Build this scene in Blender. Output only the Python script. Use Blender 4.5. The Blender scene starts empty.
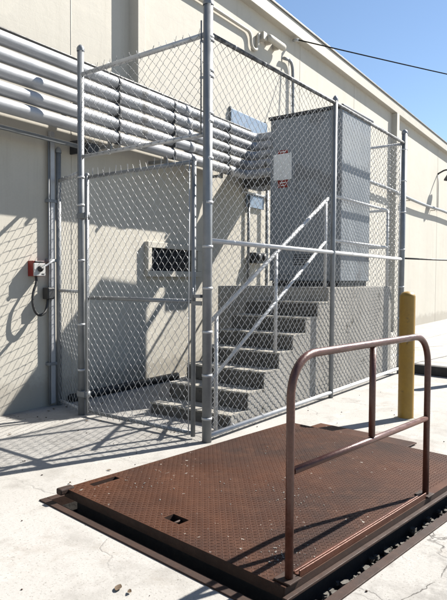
import bpy, math, random
from mathutils import Vector, Matrix
random.seed(7)
scene = bpy.context.scene
COL = scene.collection
R = math.radians

# ------------------------------------------------------------------ mesh helper
class MB:
    def __init__(self):
        self.v = []; self.f = []; self.s = []
    def add(self, vs, fs, smooth=False):
        b = len(self.v)
        self.v += [tuple(p) for p in vs]
        for f in fs:
            self.f.append(tuple(i + b for i in f)); self.s.append(smooth)
        return self
    def box(self, x0, x1, y0, y1, z0, z1, M=None):
        vs = [Vector((x, y, z)) for z in (z0, z1) for y in (y0, y1) for x in (x0, x1)]
        if M is not None: vs = [M @ p for p in vs]
        fs = [(0, 2, 3, 1), (4, 5, 7, 6), (0, 1, 5, 4), (2, 6, 7, 3), (0, 4, 6, 2), (1, 3, 7, 5)]
        return self.add(vs, fs)
    def obox(self, o, ax, ay, az, hx, hy, hz):
        o = Vector(o); ax, ay, az = Vector(ax), Vector(ay), Vector(az)
        vs = [o + ax * (hx * i) + ay * (hy * j) + az * (hz * k) for k in (-1, 1) for j in (-1, 1) for i in (-1, 1)]
        fs = [(0, 2, 3, 1), (4, 5, 7, 6), (0, 1, 5, 4), (2, 6, 7, 3), (0, 4, 6, 2), (1, 3, 7, 5)]
        return self.add(vs, fs)
    def tube(self, pts, r, n=12, caps=True, radii=None, smooth=True):
        pts = [Vector(p) for p in pts]
        k = len(pts)
        t0 = (pts[1] - pts[0]).normalized()
        up = Vector((0, 0, 1)) if abs(t0.z) < 0.9 else Vector((1, 0, 0))
        nrm = t0.cross(up).normalized()
        vs = []; fs = []
        prev = t0
        for i, p in enumerate(pts):
            if i == 0: t = t0
            elif i == k - 1: t = (pts[i] - pts[i - 1]).normalized()
            else: t = ((pts[i + 1] - p).normalized() + (p - pts[i - 1]).normalized()).normalized()
            q = prev.rotation_difference(t)
            nrm = (q @ nrm); nrm = (nrm - t * nrm.dot(t)).normalized()
            prev = t
            b = t.cross(nrm)
            rr = radii[i] if radii else r
            for a in range(n):
                an = 2 * math.pi * a / n
                vs.append(p + nrm * (rr * math.cos(an)) + b * (rr * math.sin(an)))
        for i in range(k - 1):
            for a in range(n):
                c = (a + 1) % n
                fs.append((i * n + a, i * n + c, (i + 1) * n + c, (i + 1) * n + a))
        self.add(vs, fs, smooth)
        if caps:
            b0 = len(self.v) - len(vs)
            self.f.append(tuple(b0 + a for a in reversed(range(n)))); self.s.append(False)
            self.f.append(tuple(b0 + (k - 1) * n + a for a in range(n))); self.s.append(False)
        return self
    def lathe(self, c, prof, n=24, axis=(0, 0, 1)):
        c = Vector(c); ax = Vector(axis).normalized()
        u = ax.orthogonal().normalized(); w = ax.cross(u)
        vs = []; fs = []
        for (r, h) in prof:
            for a in range(n):
                an = 2 * math.pi * a / n
                vs.append(c + ax * h + u * (r * math.cos(an)) + w * (r * math.sin(an)))
        for i in range(len(prof) - 1):
            for a in range(n):
                d = (a + 1) % n
                fs.append((i * n + a, i * n + d, (i + 1) * n + d, (i + 1) * n + a))
        self.add(vs, fs, True)
        return self
    def build(self, name, mat, parent=None, bevel=0.0, kind=None, seg=2):
        me = bpy.data.meshes.new(name)
        me.from_pydata(self.v, [], self.f)
        me.polygons.foreach_set('use_smooth', self.s)
        me.update()
        if mat: me.materials.append(mat)
        o = bpy.data.objects.new(name, me)
        COL.objects.link(o)
        if parent is not None: o.parent = parent
        if kind: o['kind'] = kind
        if bevel > 0:
            m = o.modifiers.new('bevel', 'BEVEL'); m.width = bevel; m.segments = seg; m.limit_method = 'ANGLE'; m.angle_limit = R(40)
        return o

def tag(o, label, cat, group=None, kind=None):
    o['label'] = label; o['category'] = cat
    if group: o['group'] = group
    if kind: o['kind'] = kind
    return o
def thing(name, label, cat, loc=(0, 0, 0), group=None):
    o = bpy.data.objects.new(name, None); COL.objects.link(o)
    o.empty_display_size = 0.1
    o.location = loc
    return tag(o, label, cat, group)
def fillet(pts, r, seg=6):
    pts = [Vector(p) for p in pts]
    out = [pts[0]]
    for i in range(1, len(pts) - 1):
        a, b, c = pts[i - 1], pts[i], pts[i + 1]
        d1 = (a - b); d2 = (c - b)
        rr = min(r, d1.length * .49, d2.length * .49)
        p1 = b + d1.normalized() * rr; p2 = b + d2.normalized() * rr
        for k in range(seg + 1):
            t = k / seg
            # circular-ish arc through quadratic with weight
            w = 0.85
            q = (p1 * (1 - t) ** 2 + b * (2 * w * t * (1 - t)) + p2 * t ** 2) / ((1 - t) ** 2 + 2 * w * t * (1 - t) + t ** 2)
            out.append(q)
    out.append(pts[-1])
    return out

# ------------------------------------------------------------------ materials
K = .80      # every base colour is written for one exposure and scaled together
def new_mat(name):
    m = bpy.data.materials.new(name); m.use_nodes = True
    nt = m.node_tree
    b = nt.nodes['Principled BSDF']
    return m, nt, b
class N:
    def __init__(self, nt): self.nt = nt
    def node(self, t, **k):
        n = self.nt.nodes.new(t)
        for a, v in k.items(): setattr(n, a, v)
        return n
    def link(self, a, b): self.nt.links.new(a, b)
    def coord(self, scale=(1, 1, 1)):
        tc = self.node('ShaderNodeTexCoord'); mp = self.node('ShaderNodeMapping')
        mp.inputs['Scale'].default_value = scale
        self.link(tc.outputs['Object'], mp.inputs['Vector'])
        return mp.outputs['Vector']
    def noise(self, vec, scale, detail=5, rough=.6, dist=0):
        n = self.node('ShaderNodeTexNoise')
        n.inputs['Scale'].default_value = scale; n.inputs['Detail'].default_value = detail
        n.inputs['Roughness'].default_value = rough; n.inputs['Distortion'].default_value = dist
        self.link(vec, n.inputs['Vector']); return n.outputs['Fac']
    def ramp(self, fac, stops):
        r = self.node('ShaderNodeValToRGB')
        e = r.color_ramp.elements
        while len(e) < len(stops): e.new(0.5)
        for el, (p, c) in zip(e, stops):
            el.position = p
            el.color = (c, c, c, 1) if isinstance(c, (int, float)) else (*(x * K for x in c), 1)
        self.link(fac, r.inputs['Fac']); return r.outputs['Color']
    def mix(self, fac, a, b, mode='MIX'):
        m = self.node('ShaderNodeMix', data_type='RGBA', blend_type=mode)
        for s, v in ((m.inputs[0], fac), (m.inputs[6], a), (m.inputs[7], b)):
            if hasattr(v, 'is_linked'): self.link(v, s)
            elif isinstance(v, (int, float)): s.default_value = v
            else: s.default_value = (*(x * K for x in v), 1)
        return m.outputs[2]
    def math(self, op, a, b=0):
        m = self.node('ShaderNodeMath', operation=op)
        for s, v in zip(m.inputs, (a, b)):
            if hasattr(v, 'is_linked'): self.link(v, s)
            else: s.default_value = v
        return m.outputs[0]
    def bump(self, h, strength, dist=.01, prev=None):
        b = self.node('ShaderNodeBump')
        b.inputs['Strength'].default_value = strength; b.inputs['Distance'].default_value = dist
        self.link(h, b.inputs['Height'])
        if prev is not None: self.link(prev, b.inputs['Normal'])
        return b.outputs['Normal']

def surf(name, c1, c2, scale=3, rough=.7, metal=0, bump=.15, bscale=60, bdist=.004, lo=.35, hi=.65, spots=None, stretch=(1, 1, 1), spec=None, fine=.12):
    """two tones mixed by a broad noise, speckled by a fine one; optional third tone in spots"""
    m, nt, b = new_mat(name); n = N(nt)
    v = n.coord(stretch); v1 = n.coord()
    f = n.ramp(n.noise(v, scale), [(lo, 0.0), (hi, 1.0)])
    col = n.mix(f, c1, c2)
    g = n.noise(v1, bscale, 3)
    col = n.mix(fine, col, n.ramp(g, [(.3, tuple(x * .45 for x in c1)), (.7, tuple(min(1, x * 1.5) for x in c2))]))
    if spots:
        c3, ss, th = spots
        sp = n.ramp(n.noise(v1, ss, 4, .65), [(th, 0.0), (th + .07, 1.0)])
        col = n.mix(sp, col, c3)
    n.link(col, b.inputs['Base Color'])
    b.inputs['Metallic'].default_value = metal
    rr = n.ramp(n.noise(v1, scale * 2.3, 4), [(.3, max(0, rough - .1)), (.7, min(1, rough + .1))])
    n.link(rr, b.inputs['Roughness'])
    if spec is not None: b.inputs['Specular IOR Level'].default_value = spec
    if bump: n.link(n.bump(g, bump, bdist), b.inputs['Normal'])
    return m

def ground_material():
    m, nt, b = new_mat('concrete_ground'); n = N(nt)
    v = n.coord()
    big = n.ramp(n.noise(v, .55, 6, .6), [(.3, 0.0), (.7, 1.0)])
    col = n.mix(big, (.36, .35, .335), (.30, .29, .27))
    mid = n.ramp(n.noise(v, 2.6, 8, .68), [(.52, 0.0), (.72, 1.0)])
    col = n.mix(n.math('MULTIPLY', mid, .95), col, (.235, .225, .208))
    # worn patches
    pat = n.ramp(n.noise(v, 1.1, 9, .72, .6), [(.56, 0.0), (.60, 1.0)])
    col = n.mix(n.math('MULTIPLY', pat, .5), col, (.40, .39, .37))
    smu = n.ramp(n.noise(v, 1.7, 9, .75, .4), [(.56, 0.0), (.68, 1.0)])
    col = n.mix(n.math('MULTIPLY', smu, .55), col, (.225, .20, .168))
    # fine speckle
    sp = n.ramp(n.noise(v, 70, 3, .7), [(.33, 0.0), (.42, 1.0)])
    col = n.mix(sp, (.20, .19, .17), col)
    dirt = n.ramp(n.noise(v, 14, 6, .75), [(.64, 0.0), (.70, 1.0)])
    col = n.mix(n.math('MULTIPLY', dirt, .85), col, (.155, .145, .128))
    # cracks
    warp = n.node('ShaderNodeTexNoise'); warp.inputs['Scale'].default_value = 2.2; warp.inputs['Detail'].default_value = 6
    n.link(v, warp.inputs['Vector'])
    wv = n.node('ShaderNodeVectorMath', operation='MULTIPLY_ADD')
    n.link(warp.outputs['Color'], wv.inputs[0]); wv.inputs[1].default_value = (.5, .5, .5); n.link(v, wv.inputs[2])
    vo = n.node('ShaderNodeTexVoronoi', feature='DISTANCE_TO_EDGE'); vo.inputs['Scale'].default_value = .62
    n.link(wv.outputs[0], vo.inputs['Vector'])
    crack = n.ramp(vo.outputs['Distance'], [(.0, 1.0), (.006, 0.0)])
    cm = n.ramp(n.noise(v, .8, 2), [(.46, 0.0), (.55, 1.0)])
    crack = n.math('MULTIPLY', crack, cm)
    col = n.mix(n.math('MULTIPLY', crack, .35), col, (.06, .055, .05))
    # broken slab in the near right corner: a tighter net of cracks and grey chipped patches
    s0 = n.node('ShaderNodeSeparateXYZ'); n.link(v, s0.inputs[0])
    ex = n.math('SUBTRACT', s0.outputs[0], 3.45); ey = n.math('SUBTRACT', s0.outputs[1], .75)
    rr = n.math('SQRT', n.math('ADD', n.math('MULTIPLY', ex, ex), n.math('MULTIPLY', ey, ey)))
    near = n.ramp(rr, [(.75, 1.0), (1.0, 0.0)])
    vo2 = n.node('ShaderNodeTexVoronoi', feature='DISTANCE_TO_EDGE'); vo2.inputs['Scale'].default_value = 2.4
    n.link(wv.outputs[0], vo2.inputs['Vector'])
    ck2 = n.math('MULTIPLY', n.ramp(vo2.outputs['Distance'], [(.004, 1.0), (.016, 0.0)]), near)
    ck2 = n.math('MULTIPLY', ck2, n.ramp(n.noise(v, 2.5, 3), [(.44, 0.0), (.52, 1.0)]))
    crack = n.math('MAXIMUM', crack, ck2)
    chip = n.math('MULTIPLY', n.ramp(n.noise(v, 5.5, 7, .7), [(.5, 0.0), (.62, 1.0)]), near)
    col = n.mix(n.math('MULTIPLY', chip, .6), col, (.17, .163, .15))
    col = n.mix(n.math('MULTIPLY', ck2, .9), col, (.05, .045, .04))
    # slab joints beyond the fence
    for jx, jy in ((None, 4.75), (10.9, None), (14.2, None), (None, 1.0)):
        src = s0.outputs[1] if jx is None else s0.outputs[0]
        dd = n.math('ABSOLUTE', n.math('SUBTRACT', n.math('ADD', src, n.math('MULTIPLY', n.noise(v, 2, 3), .06)), (jy if jx is None else jx) + .03))
        jl = n.ramp(dd, [(.008, 1.0), (.016, 0.0)])
        jm = n.math('GREATER_THAN', s0.outputs[0], 9.3)
        col = n.mix(n.math('MULTIPLY', n.math('MULTIPLY', jl, jm), .75), col, (.09, .085, .075))
    # rust stain on the slab beside the lift and around its frame
    sx = n.node('ShaderNodeSeparateXYZ'); n.link(v, sx.inputs[0])
    X, Y = sx.outputs[0], sx.outputs[1]
    dx = n.math('SUBTRACT', X, 5.2); dy = n.math('SUBTRACT', Y, 2.15)
    d = n.math('SQRT', n.math('ADD', n.math('MULTIPLY', n.math('MULTIPLY', dx, dx), 2.4), n.math('MULTIPLY', n.math('MULTIPLY', dy, dy), .75)))
    d = n.math('ADD', d, n.math('MULTIPLY', n.math('SUBTRACT', n.noise(v, 2.5, 6, .7), .5), .7))
    st = n.ramp(d, [(.42, 1.0), (.62, 0.0)])
    col = n.mix(n.math('MULTIPLY', st, .35), col, (.11, .05, .025))
    n.link(col, b.inputs['Base Color'])
    b.inputs['Roughness'].default_value = .88
    h = n.math('SUBTRACT', n.noise(v, 45, 5, .7), n.math('MULTIPLY', crack, 1.2))
    nb = n.bump(n.noise(v, 5, 6), .25, .02)
    n.link(n.bump(h, .35, .006, nb), b.inputs['Normal'])
    return m

def wall_material():
    m, nt, b = new_mat('cream_stucco'); n = N(nt)
    v = n.coord()
    f = n.ramp(n.noise(v, .7, 6), [(.3, 0.0), (.7, 1.0)])
    col = n.mix(f, (.54, .515, .455), (.495, .47, .41))
    # vertical streaks of grime
    vs = n.coord((3.5, 3.5, .18))
    s = n.ramp(n.noise(vs, 1.6, 6, .7), [(.55, 0.0), (.8, 1.0)])
    col = n.mix(n.math('MULTIPLY', s, .55), col, (.36, .335, .28))
    pt = n.ramp(n.noise(n.coord((.5, .5, .8)), 1.0, 7, .6, .8), [(.53, 0.0), (.545, 1.0)])
    col = n.mix(n.math('MULTIPLY', pt, .16), col, (.40, .385, .35))
    rn = n.ramp(n.noise(n.coord((9, 9, .25)), 1.5, 5, .7), [(.62, 0.0), (.74, 1.0)])
    col = n.mix(n.math('MULTIPLY', rn, .3), col, (.33, .30, .245))
    g = n.noise(v, 55, 4, .7)
    col = n.mix(.10, col, n.ramp(g, [(.3, (.28, .255, .21)), (.7, (.56, .53, .47))]))
    # dirt splash near the ground, blotched
    sx = n.node('ShaderNodeSeparateXYZ'); n.link(v, sx.inputs[0])
    zz = n.math('ADD', sx.outputs[2], n.math('MULTIPLY', n.noise(v, 3.5, 6, .7), -.5))
    dz = n.ramp(zz, [(0.0, 1.0), (.12, 0.0)])
    col = n.mix(n.math('MULTIPLY', dz, .45), col, (.24, .215, .175))
    n.link(col, b.inputs['Base Color']); b.inputs['Roughness'].default_value = .85
    # coursed texture of the blocks below the paint
    br = n.node('ShaderNodeTexBrick'); br.inputs['Scale'].default_value = 1
    br.inputs['Mortar Size'].default_value = .008; br.inputs['Brick Width'].default_value = .41; br.inputs['Row Height'].default_value = .205
    sv = n.node('ShaderNodeSeparateXYZ'); n.link(v, sv.inputs[0])
    cv = n.node('ShaderNodeCombineXYZ'); n.link(sv.outputs[0], cv.inputs[0]); n.link(sv.outputs[2], cv.inputs[1])
    n.link(cv.outputs[0], br.inputs['Vector'])
    hb = n.math('MULTIPLY', br.outputs['Fac'], -1)
    nb = n.bump(hb, .12, .004)
    nb = n.bump(n.noise(v, 6, 5), .22, .012, nb)
    n.link(n.bump(g, .22, .004, nb), b.inputs['Normal'])
    return m

def rust_material(name, c_dark, c_mid, c_light, rough=.7, metal=.0, scale=2.2, flecks=False, spec=.4):
    m, nt, b = new_mat(name); n = N(nt)
    v = n.coord()
    f = n.ramp(n.noise(v, scale, 8, .62), [(.38, 0.0), (.62, 1.0)])
    col = n.mix(f, c_dark, c_mid)
    g = n.ramp(n.noise(v, scale * 9, 6, .7), [(.5, 0.0), (.75, 1.0)])
    col = n.mix(n.math('MULTIPLY', g, .7), col, c_light)
    h = n.noise(v, 120, 3, .7)
    col = n.mix(.25, col, n.ramp(h, [(.3, tuple(x * .4 for x in c_dark)), (.7, c_light)]))
    if flecks:
        fl = n.ramp(n.noise(v, 26, 2, .5), [(.70, 0.0), (.71, 1.0)])
        fm = n.ramp(n.noise(v, 1.7, 2), [(.5, 0.0), (.6, 1.0)])
        col = n.mix(n.math('MULTIPLY', fl, fm), col, (.3, .28, .25))
        sc = n.ramp(n.noise(n.coord((1, 9, 1)), 1.9, 5, .7), [(.66, 0.0), (.72, 1.0)])
        col = n.mix(n.math('MULTIPLY', sc, .45), col, (.17, .105, .07))
    n.link(col, b.inputs['Base Color'])
    b.inputs['Metallic'].default_value = metal; b.inputs['Specular IOR Level'].default_value = spec
    n.link(n.ramp(n.noise(v, scale * 3, 5), [(.3, rough - .15), (.7, rough + .1)]), b.inputs['Roughness'])
    n.link(n.bump(h, .25, .003), b.inputs['Normal'])
    return m

MAT = {}
MAT['ground'] = ground_material()
MAT['wall'] = wall_material()
MAT['fascia'] = surf('fascia_paint', (.50, .47, .405), (.455, .425, .365), 1.2, .6, bump=.05, bscale=40, stretch=(.3, 1, 1))
MAT['flashing'] = surf('roof_flashing', (.26, .25, .23), (.22, .21, .19), 2, .5, .3, .05)
MAT['galv'] = surf('galvanized_steel', (.58, .59, .60), (.46, .47, .485), 9, .45, .2, .06, 140, .001)
MAT['galv_dull'] = surf('weathered_galvanized_steel', (.25, .262, .275), (.175, .19, .205), 5, .45, .2, .06, 140, .001)
MAT['rail_dark'] = surf('tarnished_rail', (.22, .225, .23), (.05, .052, .056), 14, .6, .2, .1, lo=.42, hi=.58)
MAT['wire'] = surf('galvanized_wire', (.50, .505, .51), (.38, .385, .39), 20, .4, .2, 0, 200)
MAT['wire_old'] = surf('weathered_wire', (.32, .325, .33), (.25, .255, .26), 20, .42, .2, 0, 200)
MAT['conduit'] = surf('conduit_steel', (.42, .43, .45), (.34, .35, .37), 2.5, .42, .15, .08, 60, .002, spots=((.20, .195, .185), 3.5, .60))
MAT['grey_paint'] = surf('grey_enamel', (.275, .30, .325), (.23, .255, .28), 1.6, .55, 0, .08, 60, .002, stretch=(2.2, 2.2, .22), spec=.25, spots=((.19, .20, .21), 1.3, .56))
MAT['dark_paint'] = surf('dark_grey_enamel', (.04, .043, .05), (.03, .033, .037), 3, .5, .1, .04)
MAT['black'] = surf('black_rubber', (.018, .018, .019), (.03, .03, .03), 8, .55, 0, .05)
MAT['cable'] = surf('matt_black_cable', (.012, .012, .012), (.018, .018, .018), 8, .95, 0, 0, spec=.05)
MAT['clamp'] = surf('tarnished_clamp', (.085, .09, .10), (.05, .054, .06), 9, .55, .3, .05)
MAT['red'] = surf('red_enamel', (.26, .022, .014), (.20, .02, .014), 6, .4, 0, .03)
MAT['white'] = surf('white_enamel', (.48, .48, .47), (.42, .42, .41), 6, .5, 0, .03)
MAT['sign_white'] = surf('sign_face', (.85, .87, .87), (.74, .76, .76), 9, .5, 0, .03)
MAT['blue_panel'] = surf('pale_blue_sheet', (.26, .33, .43), (.22, .29, .38), 4, .4, .1, .04)
MAT['concrete'] = surf('aged_concrete', (.37, .355, .325), (.265, .253, .23), 2.2, .9, 0, .5, 50, .006, spots=((.125, .117, .10), 5, .60), stretch=(1, 1, .55), fine=.25)
MAT['stair'] = surf('dirty_shaded_concrete', (.135, .128, .115), (.08, .075, .067), 3, .92, 0, .5, 50, .006, spots=((.035, .032, .028), 7, .6), fine=.25)  # grimy, and darkened further: the risers' shade is put into the colour
MAT['tread'] = surf('worn_sunlit_concrete', (.42, .40, .36), (.30, .285, .25), 4, .9, 0, .4, 50, .005, spots=((.13, .12, .105), 8, .6), fine=.25)  # worn tone, with sunlight on the treads put into the paler colour
MAT['yellow'] = surf('yellow_paint', (.31, .175, .014), (.26, .145, .014), 4, .5, 0, .12, 40, .003, spots=((.085, .05, .02), 7, .61))
MAT['tar'] = surf('black_timber', (.022, .02, .018), (.04, .036, .032), 6, .8, 0, .3, 60)
MAT['deck'] = rust_material('rusted_tread_plate', (.019, .0078, .0056), (.076, .0255, .0098), (.098, .041, .021), .66, .1, .8, True, spec=.22)
MAT['rust_dark'] = rust_material('rusted_frame_steel', (.018, .008, .005), (.034, .015, .009), (.065, .028, .016), .75, .1, 4)
MAT['primer'] = rust_material('red_oxide_pipe', (.058, .0175, .0115), (.088, .029, .019), (.15, .062, .045), .42, .15, 5, spec=.6)
MAT['copper'] = rust_material('worn_orange_steel', (.075, .023, .012), (.11, .036, .02), (.16, .066, .038), .42, .35, 4, spec=.5)
MAT['pit'] = surf('pit_shade_concrete', (.045, .04, .036), (.025, .022, .02), 3, .95, 0, .4, 30, .01)  # near black: shade inside the pit is put into the colour
MAT['rubble'] = surf('pale_rubble', (.30, .29, .265), (.20, .19, .17), 5, .9, 0, .4, 60)
MAT['leaf'] = surf('dry_leaf', (.11, .07, .035), (.07, .045, .025), 20, .8, 0, 0)
MAT['glass'] = surf('dark_pane', (.012, .016, .022), (.02, .026, .036), 3, .12, 0, 0)
MAT['gap'] = surf('seam_shadow_gasket', (.05, .05, .05), (.04, .04, .04), 5, .8, 0, 0)

# ------------------------------------------------------------------ wall frame: s along the wall, off out of the wall, z up
TH = R(2.5)
WU = Vector((math.cos(TH), math.sin(TH), 0)); WN = Vector((math.sin(TH), -math.cos(TH), 0))   # WN points out of the wall
WP = Vector((5, 5.75, 0))
def W(s, off, z): return WP + WU * (s - 5) + WN * off + Vector((0, 0, z))
WM = Matrix(((WU.x, WN.x, 0, W(0, 0, 0).x), (WU.y, WN.y, 0, W(0, 0, 0).y), (0, 0, 1, 0), (0, 0, 0, 1)))
# local box in (s, off, z); the basis is left-handed, so flip
def wbox(mb, s0, s1, o0, o1, z0, z1):
    b = len(mb.f)
    mb.box(s0, s1, o0, o1, z0, z1, WM)
    for i in range(b, len(mb.f)): mb.f[i] = tuple(reversed(mb.f[i]))
    return mb
def wsheet(mb, s0, s1, z0, z1, off):
    mb.add([W(s0, off, z0), W(s1, off, z0), W(s1, off, z1), W(s0, off, z1)], [(0, 1, 2, 3)])
    return mb

# ------------------------------------------------------------------ lift frame: p along the railing, q into the scene
LU = Vector((.9936, -.1126, 0)); LV = Vector((.1126, .9936, 0)); LO = Vector((2.29, 1.33, 0))
LM = Matrix(((LU.x, LV.x, 0, LO.x), (LU.y, LV.y, 0, LO.y), (0, 0, 1, 0), (0, 0, 0, 1)))
LW, LD, LH = 2.55, 1.86, .085

def holed_sheet(mb, xs, ys, holes, z, M=None):
    xs = sorted(set(xs)); ys = sorted(set(ys))
    idx = {}; vs = []; fs = []
    def vid(i, j):
        if (i, j) not in idx:
            p = Vector((xs[i], ys[j], z)); idx[(i, j)] = len(vs); vs.append(M @ p if M else p)
        return idx[(i, j)]
    for i in range(len(xs) - 1):
        for j in range(len(ys) - 1):
            cx, cy = (xs[i] + xs[i + 1]) / 2, (ys[j] + ys[j + 1]) / 2
            if any(a < cx < b and c < cy < d for a, b, c, d in holes): continue
            fs.append((vid(i, j), vid(i + 1, j), vid(i + 1, j + 1), vid(i, j + 1)))
    mb.add(vs, fs); return mb

# ------------------------------------------------------------------ ground with the lift pit
PIT = (-.07, LW + .07, -.108, LD + .06)
g = MB()
def lerpgrid(vals): return vals
holed_sheet(g, [-400, -60, -12, -3, PIT[0], PIT[1], 6, 14, 60, 400], [-400, -60, -10, -3, PIT[2], PIT[3], 8, 60, 400], [PIT], 0, LM)
ground = g.build('ground', MAT['ground'], kind='structure')
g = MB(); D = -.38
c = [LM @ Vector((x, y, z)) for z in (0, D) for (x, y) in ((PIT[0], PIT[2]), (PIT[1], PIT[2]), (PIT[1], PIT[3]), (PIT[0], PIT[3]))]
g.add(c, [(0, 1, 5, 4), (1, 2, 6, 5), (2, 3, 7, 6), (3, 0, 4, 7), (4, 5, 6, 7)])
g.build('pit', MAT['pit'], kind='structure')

# ------------------------------------------------------------------ warehouse
bld = thing('warehouse', 'long cream stucco warehouse with overhanging fascia behind the fence', 'building', (0, 0, 0))
mb = MB(); wbox(mb, -9, 70, -14, 0, -.3, 6.34); wallo = mb.build('wall', MAT['wall'], bld)
mb = MB(); wbox(mb, -9.1, 70.1, -14.1, .15, 6.34, 6.60); mb.build('fascia', MAT['fascia'], bld, .008)
mb = MB(); wbox(mb, -9.12, 70.12, -14.12, .175, 6.603, 6.64); mb.build('roof_edge', MAT['flashing'], bld, .006)
for (s0, w) in ((5.64, .15), (16.62, .22), (27.6, .22), (38.6, .22)):
    mb = MB(); wbox(mb, s0, s0 + w, -.01, .16, (3.9 if s0 < 6 else -.1), 6.338); mb.build('pilaster', MAT['wall'], bld, .006)
for s in (4.63, 10.72, 13.7, 21.9):
    mb = MB(); wbox(mb, s - .006, s + .006, -.01, .004, 0, 6.33); mb.build('expansion_joint', MAT['fascia'], bld)
# low vent window
S0, S1, Z0, Z1 = 6.03, 7.12, 1.62, 1.945
mb = MB(); F = .085; P = .075
wbox(mb, S0 - F, S1 + F, .0, P, Z1, Z1 + F); wbox(mb, S0 - F, S1 + F, .0, P, Z0 - F, Z0)
wbox(mb, S0 - F, S0, .0, P, Z0 + .001, Z1 - .001); wbox(mb, S1, S1 + F, .0, P, Z0 + .001, Z1 - .001)
win = mb.build('window', MAT['wall'], bld, .006)
mb = MB(); wbox(mb, S0 + .001, S1 - .001, .002, .012, Z0 + .001, Z1 - .001); mb.build('pane', MAT['glass'], win)
mb = MB()
for i in range(1, 14):
    s = S0 + (S1 - S0) * i / 14; mb.tube([W(s, .03, Z0), W(s, .03, Z1)], .004, 6)
for i in range(1, 5):
    z = Z0 + (Z1 - Z0) * i / 5; mb.tube([W(S0, .036, z), W(S1, .036, z)], .004, 6)
mb.build('grille', MAT['dark_paint'], win)

# ------------------------------------------------------------------ conduits on the wall
ZC = [3.885, 3.721, 3.557, 3.393, 3.229]; RC = .073; OC = .40
CAB = (7.55, 8.57, 3.55, 4.72, 1.415, 3.90)       # cabinet x0 x1 y0 y1 z0 z1
names = ['topmost of the five fat grey conduits running along the wall', 'second conduit from the top of the five on the wall',
         'middle one of the five fat grey conduits on the wall', 'fourth conduit from the top of the five on the wall',
         'lowest of the five fat grey conduits running along the wall']
BR = [-3.2, -.6, 1.9, 4.98, 6.05, 7.42]
for i, z in enumerate(ZC):
    t = thing('conduit', names[i], 'conduit', W(5, OC, z), 'parallel conduits on the warehouse wall')
    inv = Matrix.Translation(-t.location)
    se = 8.30 - .075 * i
    off = random.uniform(-.004, .004)
    path = [W(-8, OC, z), W(1, OC, z - .006), W(4, OC, z + off), W(6, OC, z - off)] + fillet([W(7.0, OC, z), W(se, OC, z), Vector((W(se, OC, z).x, CAB[3] + .004, z))], .17, 8)
    mb = MB(); mb.tube([inv @ p for p in path], RC, 20); mb.build('pipe', MAT['conduit'], t)
    for s in (-5.1 + .05 * i, 1.2 + .03 * i, 3.2 - .04 * i, 6.35 + .035 * i):
        mb = MB(); a, b2 = W(s - .055, OC, z), W(s + .055, OC, z)
        mb.tube([inv @ a, inv @ b2], RC + .009, 20); mb.build('coupling', MAT['conduit'], t)
blab = ['steel strut bracket carrying the conduits, farthest out of frame left', 'strut bracket holding the conduits left of the picture', 'strut bracket holding the conduits at the left edge',
        'steel strut bracket holding the conduits directly behind the gate hinge post', 'steel strut bracket holding the conduits above the middle of the gate', 'steel strut bracket holding the conduits just right of the tall corner post']
for s, lb in list(zip(BR, blab))[2:]:
    t = thing('pipe_bracket', lb, 'bracket', W(s, .3, 3.1), 'strut brackets under the conduits')
    inv = Matrix.Translation(-t.location)
    mb = MB(); wbox(mb, s - .021, s + .021, OC - RC - .05, OC - RC - .006, 3.10, 4.0)
    for v in range(len(mb.v)): mb.v[v] = tuple(inv @ Vector(mb.v[v]))
    mb.build('upright', MAT['galv_dull'], t, .003)
    for z in (3.14, 3.93):
        mb = MB(); wbox(mb, s - .02, s + .02, .001, OC - RC - .051, z - .02, z + .02)
        for v in range(len(mb.v)): mb.v[v] = tuple(inv @ Vector(mb.v[v]))
        mb.build('arm', MAT['galv_dull'], t, .003)
    for z in ZC:
        mb = MB(); wbox(mb, s - .014, s + .014, OC + RC - .05, OC + RC + .012, z - RC - .016, z - RC + .02)
        for k in range(9):
            a0 = R(-60 + 30 * k * .9)
        mb.tube([W(s - .016, OC, z), W(s + .016, OC, z)], RC + .006, 20)
        mb.v = [tuple(inv @ Vector(p)) for p in mb.v]
        mb.build('clamp', MAT['clamp'], t)
# thin dark cable on top of the conduits
mb = MB(); mb.tube([W(-8, .36, 4.0), W(2, .36, 4.0), W(4.4, .36, 4.0), W(6, .36, 4.0), W(8.2, .36, 4.0)], .017, 8)
tag(mb.build('cable', MAT['black']), 'thin black cable lying on top of the topmost conduit', 'cable')
# lower thin conduit with a black junction box at its end
t = thing('thin_conduit', 'thin grey conduit under the fat ones ending at a black box', 'conduit', W(4.7, .22, 3.05))
inv = Matrix.Translation(-t.location)
mb = MB(); mb.tube([inv @ W(-8, .22, 3.06), inv @ W(4.62, .22, 3.06)], .027, 12); mb.build('pipe', MAT['galv_dull'], t)
mb = MB(); wbox(mb, 4.62, 4.80, .12, .30, 3.0, 3.12); wbox(mb, 4.6, 4.63, .0, .14, 3.0, 3.16)
mb.v = [tuple(inv @ Vector(p)) for p in mb.v]; mb.build('junction_box', MAT['dark_paint'], t, .006)
# vertical strut channel by the wall post
t = thing('wall_channel', 'upright grey steel channel on the wall beside the red switch box', 'channel', W(4.29, 0, 0))
inv = Matrix.Translation(-t.location)
mb = MB(); wbox(mb, 4.262, 4.322, .02, .065, .03, 3.2); mb.v = [tuple(inv @ Vector(p)) for p in mb.v]; mb.build('channel', MAT['conduit'], t, .004)
mb = MB(); mb.tube([inv @ W(4.245, .05, .02), inv @ W(4.245, .05, 3.1)], .011, 8); mb.build('thin_pipe', MAT['galv_dull'], t)
for z in (.5, 1.71, 2.4):
    mb = MB(); wbox(mb, 4.225, 4.345, .0, .072, z - .018, z + .018); mb.v = [tuple(inv @ Vector(p)) for p in mb.v]; mb.build('strap', MAT['galv_dull'], t, .003)
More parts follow.
